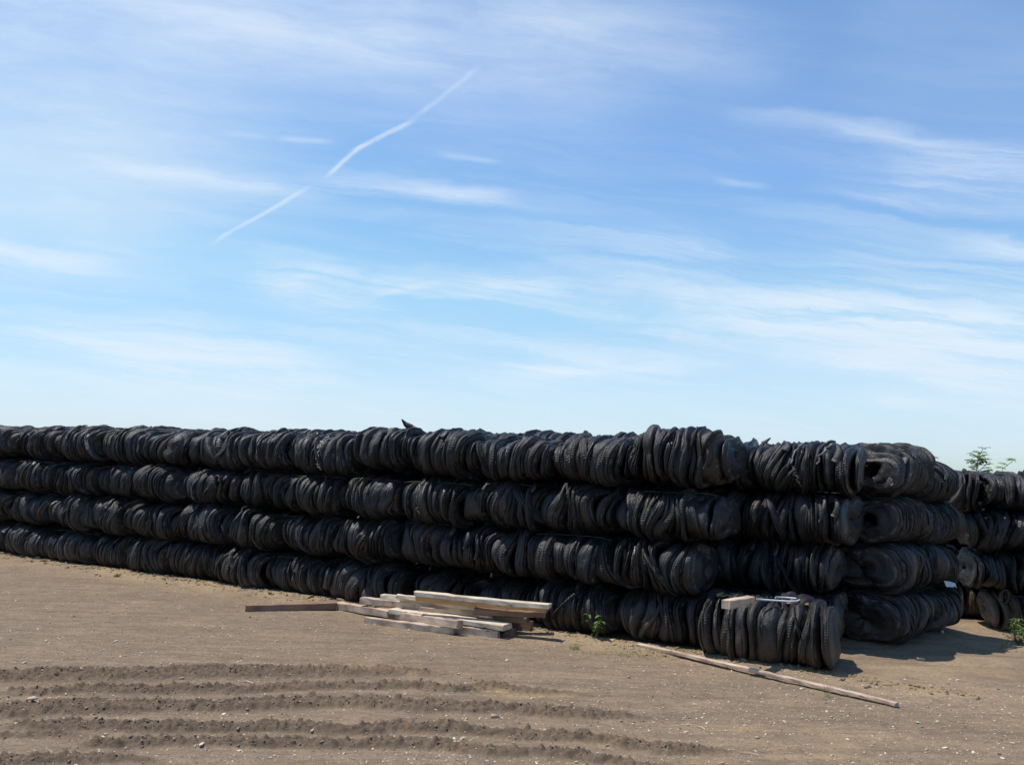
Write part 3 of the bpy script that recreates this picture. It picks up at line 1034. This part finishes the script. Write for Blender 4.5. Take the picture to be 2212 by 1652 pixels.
# curled stray tyres poking out of the rows
def curl(key, fx, ang, rad, w, sweep, axis_tilt, thick=0.02, name='rubber_flap'):
    o = on_bale(key, fx, ang, 0.0)
    pts = []
    for q in np.linspace(0, 1, 14):
        a = sweep[0] + (sweep[1] - sweep[0]) * q
        pts.append(o + Vector((math.cos(a) * rad * axis_tilt, -0.02 - 0.05 * math.sin(q * 3.1), math.sin(a) * rad)))
    Geo().add(*strip_geo(pts, Vector((0.25, -1, 0.15)), [w * (0.7 + 0.3 * math.sin(q * 3.1)) for q in np.linspace(0, 1, 14)], thick)).build(name, RUBBER, BALES[key][0])


curl((3, 5), 0.36, 0.15, 0.16, 0.10, (-1.4, 3.6), 0.55)
curl((4, 5), -0.42, -0.75, 0.10, 0.09, (3.3, 6.0), 1.2)
curl(('f', 1, 0), -0.35, 0.6, 0.12, 0.10, (-1.8, 3.9), 0.45, 0.025)


# ------------------------------------------------------------------ timber
def box_beam(name, p, q, w, h, mat, label, group=None, sag=0.0, back=None, roll=0.0):
    """p, q: ends of the upper front edge; the beam reaches w back and h down."""
    p, q = Vector(p), Vector(q)
    d = q - p
    L = d.length
    ex = d.normalized()
    ey = Vector((-ex.y, ex.x, 0)).normalized()
    ez = ex.cross(ey)
    o = p + ey * w / 2 - ez * h / 2
    n = max(6, int(L / 0.12))
    rs = np.random.RandomState(int(L * 1e4) % 9999)
    bow = (rs.normal(0, 0.006), rs.uniform(0, 6), rs.normal(0, 0.10), rs.normal(0, 0.010))
    ch = min(0.008, w * .12)
    prof = [(-w / 2, -h / 2 + ch), (-w / 2 + ch, -h / 2), (w / 2 - ch, -h / 2), (w / 2, -h / 2 + ch), (w / 2, h / 2 - ch), (w / 2 - ch, h / 2), (-w / 2 + ch, h / 2), (-w / 2, h / 2 - ch)]
    V, Fc = [], []
    for i in range(n + 1):
        t = i / n
        dy = sag * math.sin(math.pi * t) + rs.normal(0, 0.0018) + bow[0] * math.sin(3.1 * t + bow[1]) - bow[0] * math.sin(bow[1])
        tw = bow[2] * (t - .5)
        for (y, z) in prof:
            V.append((t * L + (rs.normal(0, .011) if i in (0, n) else 0), y - tw * z + bow[3] * math.sin(3.1 * t) + rs.normal(0, .0022), z + tw * y + dy + rs.normal(0, .0022)))
    for i in range(n):
        for k in range(8):
            k2 = (k + 1) % 8
            Fc.append((i * 8 + k, (i + 1) * 8 + k, (i + 1) * 8 + k2, i * 8 + k2))
    Fc.append(tuple(range(8)))
    Fc.append(tuple(range(n * 8, n * 8 + 8))[::-1])
    ob = mesh_obj(name, V, Fc, mat, None, smooth=False)
    M = Matrix((ex, ey, ez)).transposed().to_4x4()
    ob.matrix_world = Matrix.Translation(o) @ M @ Matrix.Rotation(roll, 4, 'X')
    ob.data.update()
    return tag(ob, label, 'timber', group, 'thing')


def zp(zx, zy, z):
    return at_z(512 + zx * 0.32795, 1237.4 + zy * 0.32795, z)


PILE = 'timbers of the pile'
box_beam('timber_beam', zp(840, 290, .095), zp(1425, 362, .095), .11, .095, WOOD_GREY, 'lowest front timber of the pile, lying on the dirt', PILE)
box_beam('timber_beam', zp(1440, 346, .115), zp(1712, 376, .115), .11, .115, WOOD_GREY, 'short squared grey timber at the pile\'s front right foot', PILE)
box_beam('timber_block', zp(1768, 370, .095), zp(1822, 374, .095), .12, .095, WOOD_BROWN, 'small brown block end beside the pile\'s front right foot', PILE)
box_beam('timber_beam', zp(655, 192, .125), zp(1450, 318, .215), .12, .115, WOOD_GREY, 'long grey-pink beam jutting furthest left from the pile\'s front', PILE)
box_beam('timber_plank', zp(1000, 238, .20), zp(1755, 345, .20), .24, .075, WOOD_PALE, 'broad pale plank with a freshly lit top, front right of the pile', PILE)
box_beam('timber_beam', zp(810, 158, .29), zp(1680, 262, .29), .11, .10, WOOD_GREY, 'straight grey beam crossing the middle of the pile', PILE)
box_beam('timber_beam', zp(1200, 222, .27), zp(1840, 272, .27), .10, .09, WOOD_GREY, 'beam whose grey end shows right of the middle beam', PILE)
box_beam('timber_plank', zp(940, 140, .365), zp(1770, 240, .365), .12, .08, WOOD_PALE, 'whitish weathered plank behind the middle beam', PILE)
box_beam('timber_plank', zp(1045, 142, .41), zp(1560, 196, .41), .10, .06, WOOD_PALE, 'yellow plank with its left end peeping out under the orange pole', PILE)
box_beam('timber_beam', zp(1165, 122, .54), zp(2050, 203, .53), .14, .07, WOOD_PALE, 'topmost pale beam at the back of the pile', PILE)
box_beam('timber_beam', zp(1560, 232, .36), zp(2030, 256, .36), .12, .09, WOOD_BROWN, 'brown beam in shade beneath the orange pole\'s right end', PILE)
box_beam('timber_beam', zp(1240, 215, .27), zp(1900, 292, .27), .12, .10, WOOD_BROWN, 'dark shaded beam low at the back of the pile', PILE)
box_beam('timber_beam', zp(1150, 236, .16), zp(1930, 328, .16), .12, .15, WOOD_BROWN, 'dark bearer on the ground under the back of the pile', PILE)
box_beam('timber_beam', zp(1000, 250, .17), zp(1600, 320, .17), .12, .16, WOOD_BROWN, 'dark bearer on the ground under the middle of the pile', PILE)
box_beam('timber_beam', zp(58, 213, .10), zp(655, 199, .12), .11, .11, WOOD_BROWN, 'reddish-brown beam lying on the dirt, left of the pile')
# round orange pole
p, q = zp(1185, 157, .45), zp(2045, 231, .45)
dd = q - p
V, Fc = tube_geo([(t * dd.length, 0.004 * math.sin(t * 9), 0.004 * math.cos(t * 7)) for t in np.linspace(0, 1, 20)], [0.062 + 0.004 * math.sin(t * 5) for t in range(20)], 12)
pole = mesh_obj('timber_pole', V, Fc, WOOD_ORANGE)
ex = dd.normalized()
ey = Vector((-ex.y, ex.x, 0)).normalized()
pole.matrix_world = Matrix.Translation(p) @ Matrix((ex, ey, ex.cross(ey))).transposed().to_4x4()
tag(pole, 'round orange-brown pole lying along the top of the pile', 'timber', PILE)
# grey stake leaning on the wall
p = at_z(768, 1302, 0.0)
stake = box_beam('timber_stake', p, p + VB * .28 + E * .03 + Vector((0, 0, .36)), .07, .03, WOOD_GREY, 'short grey board leaning on the tyres left of the pile')
# long thin plank in front of the wall
box_beam('timber_plank', at_z(1375, 1389, .068), at_z(1934, 1519, .058), .07, .045, WOOD_GREY, 'long thin weathered plank lying loose on the dirt before the right bales', sag=0.008)

# block and hose on the free-ended bale
root, L, H, D = BALES[(1, 13)]
zt = 0.80
p, q = at_z(1578, 1297, zt + .10), at_z(1631, 1289, zt + .10)
box_beam('wood_block', p, q, .12, .11, WOOD_GREY, 'short pinkish wood block on top of the free-ended tyre bale')['category'] = 'block'
hz = zt + 0.035
pts = [at_z(x, y, z) for x, y, z in ((1634, 1293, hz + .03), (1650, 1295, hz + .02), (1680, 1297, hz), (1705, 1298.5, hz), (1722, 1298, hz), (1728, 1295, hz + .005), (1722, 1292.5, hz + .01), (1700, 1290.5, hz + .015), (1675, 1289.5, hz + .02))]
tag(Geo().tube(pts, 0.012, 8).build('hose', PLASTIC), 'white hose bent in a U on top of the free-ended tyre bale', 'hose')
# dirt heaped on that bale
def soil_mat(name, c1, c2):
    m, t, b = new_mat(name)
    geo = t.node('ShaderNodeNewGeometry')
    n = t.noise(geo.outputs['Position'], 40, 5, 0.7)
    c = t.mix(t.ss(n, 0.3, 0.7), c1, c2)
    t.put(b.inputs['Base Color'], t.mix(t.m('MULTIPLY', geo.outputs['Random Per Island'], 0.6), c, c2))
    b.inputs['Roughness'].default_value = 0.95
    b.inputs['Specular IOR Level'].default_value = 0.15
    bump(t, b, n, 0.6, 0.01)
    return m


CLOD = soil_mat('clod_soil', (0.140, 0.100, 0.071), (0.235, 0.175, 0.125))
OCHRE = soil_mat('ochre_soil', (0.16, 0.11, 0.06), (0.30, 0.22, 0.12))

ICO_V = None


def lump(rs, c, r, flat=0.6):
    """Small irregular stone: a jittered octahedron cut once."""
    global ICO_V
    if ICO_V is None:
        ph = (1 + 5 ** .5) / 2
        v = [(-1, ph, 0), (1, ph, 0), (-1, -ph, 0), (1, -ph, 0), (0, -1, ph), (0, 1, ph), (0, -1, -ph), (0, 1, -ph), (ph, 0, -1), (ph, 0, 1), (-ph, 0, -1), (-ph, 0, 1)]
        ICO_V = (np.array(v) / math.hypot(1, ph), [(0, 11, 5), (0, 5, 1), (0, 1, 7), (0, 7, 10), (0, 10, 11), (1, 5, 9), (5, 11, 4), (11, 10, 2), (10, 7, 6), (7, 1, 8), (3, 9, 4), (3, 4, 2), (3, 2, 6), (3, 6, 8), (3, 8, 9), (4, 9, 5), (2, 4, 11), (6, 2, 10), (8, 6, 7), (9, 8, 1)])
    V = ICO_V[0] * (1 + rs.uniform(-0.3, 0.3, (12, 1)))
    a = rs.uniform(0, 6.28)
    sc = np.array([r * rs.uniform(0.7, 1.9), r * rs.uniform(0.6, 1.1), r * flat])
    V = V * sc
    ca, sa = math.cos(a), math.sin(a)
    V = np.stack([V[:, 0] * ca - V[:, 1] * sa, V[:, 0] * sa + V[:, 1] * ca, V[:, 2] + V[:, 0] * rs.uniform(-.3, .3)], -1)
    return V + np.array(c)


def lumps(name, centres, radii, mat, flat, kind, label, cat, seed, smooth=False):
    rs = np.random.RandomState(seed)
    VV = []
    for c, r in zip(centres, radii):
        VV.append(lump(rs, c, r, flat * rs.uniform(0.6, 1.3)))
    n = len(VV)
    V = np.concatenate(VV)
    f = np.array(ICO_V[1])
    Fa = (f[None] + 12 * np.arange(n)[:, None, None]).reshape(-1, 3)
    me = bpy.data.meshes.new(name)
    me.vertices.add(len(V))
    me.vertices.foreach_set('co', V.reshape(-1).astype(np.float32))
    me.loops.add(Fa.size)
    me.polygons.add(len(Fa))
    me.loops.foreach_set('vertex_index', Fa.reshape(-1).astype(np.int32))
    me.polygons.foreach_set('loop_start', np.arange(0, Fa.size, 3, dtype=np.int32))
    me.polygons.foreach_set('use_smooth', np.full(len(Fa), smooth))
    me.materials.append(mat)
    me.update(calc_edges=True)
    o = bpy.data.objects.new(name, me)
    COL.objects.link(o)
    return tag(o, label, cat, None, kind)


rs = np.random.RandomState(5)
cs_, rr_ = [], []
for _ in range(130):
    p = on_bale((1, 13), rs.uniform(-0.4, 0.3), rs.uniform(1.0, 1.7), 0.0)
    w = (Matrix.Translation(root.location) @ root.rotation_euler.to_matrix().to_4x4()) @ p
    cs_.append(tuple(w))
    rr_.append(rs.uniform(0.01, 0.04))
dirt = lumps('dirt_crust', cs_, rr_, OCHRE, 0.5, 'stuff', 'ochre dirt and crumbs lying on top of the free-ended bale', 'dirt', 3)

# ------------------------------------------------------------------ loose stones and clods
rs = np.random.RandomState(21)


def wedge(n, y0=6.8, y1=19.0, power=1.0):
    d = y0 * (y1 / y0) ** (rs.uniform(0, 1, n) ** power)
    x = rs.uniform(-0.66, 0.66, n) * d
    return x, d


x, d = wedge(52000)
s_, dd_ = wall_coords(x, d)
keep = (dd_ < -0.05) | (s_ > 2.6)
keep &= ~((s_ > 2.6) & (dd_ > 0.9))
keep &= rs.uniform(0, 1, len(x)) < (0.25 + 0.75 * vnoise(x / .5, d / .5, 91)) * (1 - 0.75 * np.clip(ridge_mask(x, d) * 2, 0, 1))
x, d = x[keep][:22000], d[keep][:22000]
z = ground_h(x, d)
r = 0.0026 + 0.0040 * rs.gamma(1.3, 0.6, len(x)) + (rs.uniform(0, 1, len(x)) < 0.006) * rs.uniform(0.004, 0.014, len(x))


def stone_mat():
    m, t, b = new_mat('pale_stone')
    geo = t.node('ShaderNodeNewGeometry')
    q = geo.outputs['Random Per Island']
    c = t.mix(t.ss(q, 0.0, 0.55), (0.20, 0.155, 0.115), (0.42, 0.34, 0.25))
    c = t.mix(t.ss(q, 0.6, 1.0), c, (0.58, 0.50, 0.40))
    t.put(b.inputs['Base Color'], c)
    b.inputs['Roughness'].default_value = 0.85
    return m


STONE = stone_mat()
lumps('pebbles', list(zip(x, d, z + r * 0.25)), r, STONE, 0.55, 'stuff', 'pale pebbles and wood chips scattered over the dirt', 'pebbles', 31)
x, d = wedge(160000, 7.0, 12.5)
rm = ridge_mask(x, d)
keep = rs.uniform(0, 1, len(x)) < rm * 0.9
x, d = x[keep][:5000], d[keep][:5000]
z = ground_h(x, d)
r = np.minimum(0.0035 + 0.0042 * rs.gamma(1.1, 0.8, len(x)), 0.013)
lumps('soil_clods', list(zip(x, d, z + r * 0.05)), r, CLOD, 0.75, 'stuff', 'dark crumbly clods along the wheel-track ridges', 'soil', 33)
fs, fd = rs.uniform(-17.5, 3.5, 1500), -np.abs(rs.normal(0, 0.22, 1500)) - 0.02
fx, fy = B0.x + E.x * fs + VB.x * fd, B0.y + E.y * fs + VB.y * fd
fr = 0.006 + 0.009 * rs.gamma(1.2, 0.8, 1500)
lumps('foot_rubble', list(zip(fx, fy, ground_h(fx, fy) + fr * 0.2)), fr, OCHRE, 0.7, 'stuff', 'crumbs of tan soil along the foot of the tyre wall', 'soil', 35)
# bigger stones that can be told apart
for i, (x, y, r, lab) in enumerate([(208, 1241, .045, 'pale stone at the dirt edge by the left bales'), (1068, 1548, .036, 'flat tan stone right of the ruts, pale halo around it'), (1227, 1618, .02, None), (2035, 1365, .05, 'grey stone at the shaded foot of the end-on bales'),
                                    (235, 1497, .035, None), (1636, 1594, .028, 'rounded white stone low on the right dirt'), (70, 1523, .04, 'yellowish stone in the second rut at the left'), (1178, 1574, .028, 'small white stone between the right ends of two ruts'), (1990, 1425, .05, 'tan stone at the shadow\'s edge on the right')]):
    if not lab:
        continue
    p = at_z(x, y, 0)
    g = gz(p.x, p.y)
    lumps('stone', [(p.x, p.y, g + r * .3)], [r], STONE, 0.6, None, lab, 'stone', 60 + i, True)['group'] = 'larger stones on the dirt'


# ------------------------------------------------------------------ plants
def leaf_geo(base, direction, length, width, droop=0.3, seg=4):
    d = Vector(direction).normalized()
    side = d.cross(Vector((0, 0, 1)))
    if side.length < 1e-3:
        side = Vector((1, 0, 0))
    side.normalize()
    up = side.cross(d)
    V, Fc = [], []
    for i in range(seg + 1):
        q = i / seg
        c = Vector(base) + d * length * q + Vector((0, 0, -droop * length * q * q))
        w = width * (math.sin(math.pi * (0.08 + 0.92 * q)) ** 0.8) * 0.5
        if i == seg:
            w = width * .04
        V += [c - side * w + up * w * .35, c, c + side * w + up * w * .35]
    for i in range(seg):
        a = i * 3
        Fc += [(a, a + 1, a + 4, a + 3), (a + 1, a + 2, a + 5, a + 4)]
    return V, Fc


def weed(name, loc, h, n_stems, leaf, spread, label, seed, cat='weed', group=None, mat=None, per=9, narrow=0.32):
    rs = np.random.RandomState(seed)
    root = empty(name, loc)
    st, lv = Geo(), Geo()
    for s in range(n_stems):
        a = rs.uniform(0, 6.28)
        tip = Vector((math.cos(a) * spread * rs.uniform(.3, 1), math.sin(a) * spread * rs.uniform(.3, 1), h * rs.uniform(.55, 1)))
        pts = [Vector((tip.x * q ** 1.4, tip.y * q ** 1.4, tip.z * q)) for q in np.linspace(0, 1, 6)]
        st.tube(pts, [0.006 * (1 - .6 * q) for q in np.linspace(0, 1, 6)], 5)
        for k in range(per):
            q = rs.uniform(0.15, 1.0) if k < per - 4 else 1.0
            i = min(4, int(q * 5))
            b = pts[i].lerp(pts[i + 1], min(1, q * 5 - i))
            aa = rs.uniform(0, 6.28)
            ln = leaf * rs.uniform(.6, 1.15)
            lv.add(*leaf_geo(b, (math.cos(aa), math.sin(aa), rs.uniform(0.0, .8)), ln, ln * narrow, rs.uniform(.2, .7)))
    st.build('stem', STEM, root)
    lv.build('foliage', mat or LEAF, root)
    return tag(root, label, cat, group)


def tuft(name, loc, n, h, spread, label, seed, cat='grass tuft', width=0.006, kind=None):
    rs = np.random.RandomState(seed)
    g = Geo()
    for _ in range(n):
        a = rs.uniform(0, 6.28)
        b = Vector((rs.normal(0, spread * .5), rs.normal(0, spread * .3), -0.005))
        ln = h * rs.uniform(.5, 1.15)
        g.add(*leaf_geo(b, (math.cos(a) * .5, math.sin(a) * .5, 1), ln, width, rs.uniform(0, .5)))
    o = g.build(name, GRASS)
    o.location = loc
    return tag(o, label, cat, None, kind)


def on_ground(x, y):
    p = at_z(x, y, 0)
    return Vector((p.x, p.y, gz(p.x, p.y)))


p = on_ground(1290, 1383)
weed('leafy_weed', p, 0.36, 8, 0.12, 0.17, 'broad-leaved green weed at the foot of the muddy bales', 71, per=10, narrow=.36)
tuft('grass_tuft', on_ground(1240, 1402), 40, 0.12, 0.07, 'small green grass tuft on the dirt left of the leafy weed', 72)
tuft('grass_tuft', on_ground(1787, 1506), 12, 0.22, 0.035, 'thin upright grass tuft at the front edge of the long plank', 73, width=0.005)
tuft('grass_tuft', on_ground(2166, 1396), 22, 0.16, 0.08, 'pale grass tuft at the shadow\'s right end', 74)
tuft('grass_tuft', on_ground(1235, 1362), 4, 0.34, 0.02, 'single dry stalk standing by the tyres right of the timber', 75, width=.004)
for i, (x, y, n, h, sp, st) in enumerate([(2200, 1372, 9, .26, .26, 81), (2232, 1380, 12, .34, .34, 82), (2192, 1352, 5, .36, .12, 83)]):
    weed('weed_clump', on_ground(x, y), h, n, .085, sp, ['low bright green weed clump in front of the far stack', 'bright green weed clump cut by the photo\'s right edge', 'tall tip of green weed against the dark far stack'][i], st, per=14, narrow=.30, group='weeds by the far stack')

# creeping green on the soil
g = Geo()
rs = np.random.RandomState(91)
for (x, y, n, sx, sy) in [(1345, 1412, 260, .38, .10), (1400, 1418, 160, .3, .07), (1262, 1372, 160, .25, .07), (1470, 1411, 150, .3, .05), (1090, 1384, 60, .14, .03), (1380, 1402, 90, .2, .06), (2215, 1405, 160, .3, .12)]:
    c = at_z(x, y, 0)
    for _ in range(n):
        a, b = c.x + rs.normal(0, sx), c.y + rs.normal(0, sy)
        aa = rs.uniform(0, 6.28)
        g.add(*leaf_geo((a, b, gz(a, b) - .002), (math.cos(aa), math.sin(aa), rs.uniform(.3, 1.2)), rs.uniform(.015, .04), .010, .3, 2))
tag(g.build('ground_cover', GRASS), 'sparse green creeping plants on the dirt by the bales', 'ground cover', kind='stuff')

# dry straws
g = Geo()
for (x, y, x1, y1) in [(1506, 1568, 1524, 1574), (520, 1470, 548, 1476), (420, 1477, 450, 1478), (1600, 1625, 1640, 1628), (520, 1224, 512, 1236), (520, 1232, 541, 1236)]:
    a, b = on_ground(x, y), on_ground(x1, y1)
    g.tube([a + Vector((0, 0, .006)), (a + b) / 2 + Vector((0, 0, .02)), b + Vector((0, 0, .006))], .004, 5)
tag(g.build('straw', WOOD_PALE), 'dry straws lying about on the dirt', 'straw', kind='stuff')


def sapling(loc, top, lean, branches, label, seed):
    rs = np.random.RandomState(seed)
    root = empty('sapling', loc)
    tr, lv = Geo(), Geo()
    H = top - loc[2]
    pts = [Vector((lean * q * q, 0.05 * math.sin(q * 5), H * q)) for q in np.linspace(0, 1, 12)]
    tr.tube(pts, [0.022 * (1 - .8 * q) for q in np.linspace(0, 1, 12)], 6)

    def frond(b, d, ln):
        d = Vector(d).normalized()
        tip = [b + d * ln * q + Vector((0, 0, -.25 * ln * q * q)) for q in np.linspace(0, 1, 6)]
        tr.tube(tip, .003, 4)
        side = d.cross(Vector((0, 0, 1))).normalized()
        for i in range(1, 6):
            for s in (-1, 1):
                l2 = ln * rs.uniform(.42, .62)
                lv.add(*leaf_geo(tip[i], side * s + d * .6 + Vector((0, 0, rs.uniform(-.3, .2))), l2, l2 * .42, .4))
        lv.add(*leaf_geo(tip[5], d, ln * .4, ln * .14, .5))
    for k in range(branches):
        q = 1 - 0.30 * (k / branches) ** 1.0
        i = min(10, int(q * 11))
        b = pts[i].lerp(pts[i + 1], q * 11 - i)
        a = rs.uniform(0, 6.28)
        ln = rs.uniform(.12, .22)
        frond(b, (math.cos(a), math.sin(a) * .8, rs.uniform(.2, 1.0)), ln)
        if k % 3 == 0:
            e = b + Vector((math.cos(a + 2), math.sin(a + 2), .9)).normalized() * rs.uniform(.12, .28)
            tr.tube([b, (b + e) / 2 + Vector((0.02, 0, .02)), e], .006, 5)
            for m in range(3):
                a2 = rs.uniform(0, 6.28)
                frond(e if m else (b + e) / 2, (math.cos(a2), math.sin(a2), .6), ln * .9)
    tr.build('trunk', BARK, root)
    lv.build('crown', LEAF2, root)
    return tag(root, label, 'tree', 'saplings beyond the far stack')


for i, (x, y, d, lean, br, lab) in enumerate([(2110, 985, 18.6, .18, 40, 'tallest airy sapling rising above the far stack'), (2016, 998, 18.2, .05, 24, 'bushy sapling top peeping over the far end-on bales'),
                                              (2163, 1013, 18.8, .1, 9, 'sapling tip peeping over the middle of the far stack')]):
    p = at_y(x, y, d)
    sapling(Vector((p.x - lean, p.y, -0.26)), p.z, lean, br, lab, 300 + i)

# scraps of plastic
def scrap(loc, size, label, seed):
    rs = np.random.RandomState(seed)
    n = 7
    V = np.zeros((n, n, 3))
    for i in range(n):
        for j in range(n):
            V[i, j] = (size * (i / (n - 1) - .5) + rs.normal(0, size * .03), size * .3 * (j / (n - 1) - .5) + rs.normal(0, size * .04), size * .55 * j / (n - 1) * (1 - .4 * i / n) + rs.normal(0, size * .03))
    o = grid_obj('plastic_scrap', V, PLASTIC, None, False)
    o.location = loc
    so = o.modifiers.new('t', 'SOLIDIFY')
    so.thickness = 0.004
    return tag(o, label, 'scrap')


root, L, H, D = BALES[('c', 1, 1)]
p = at_y(2053, 1264, 14.2)
scrap(Vector((p.x, p.y, p.z - .02)), 0.17, 'crumpled white plastic scrap caught between the far end-on bales', 5)
print('objects', len(bpy.data.objects))
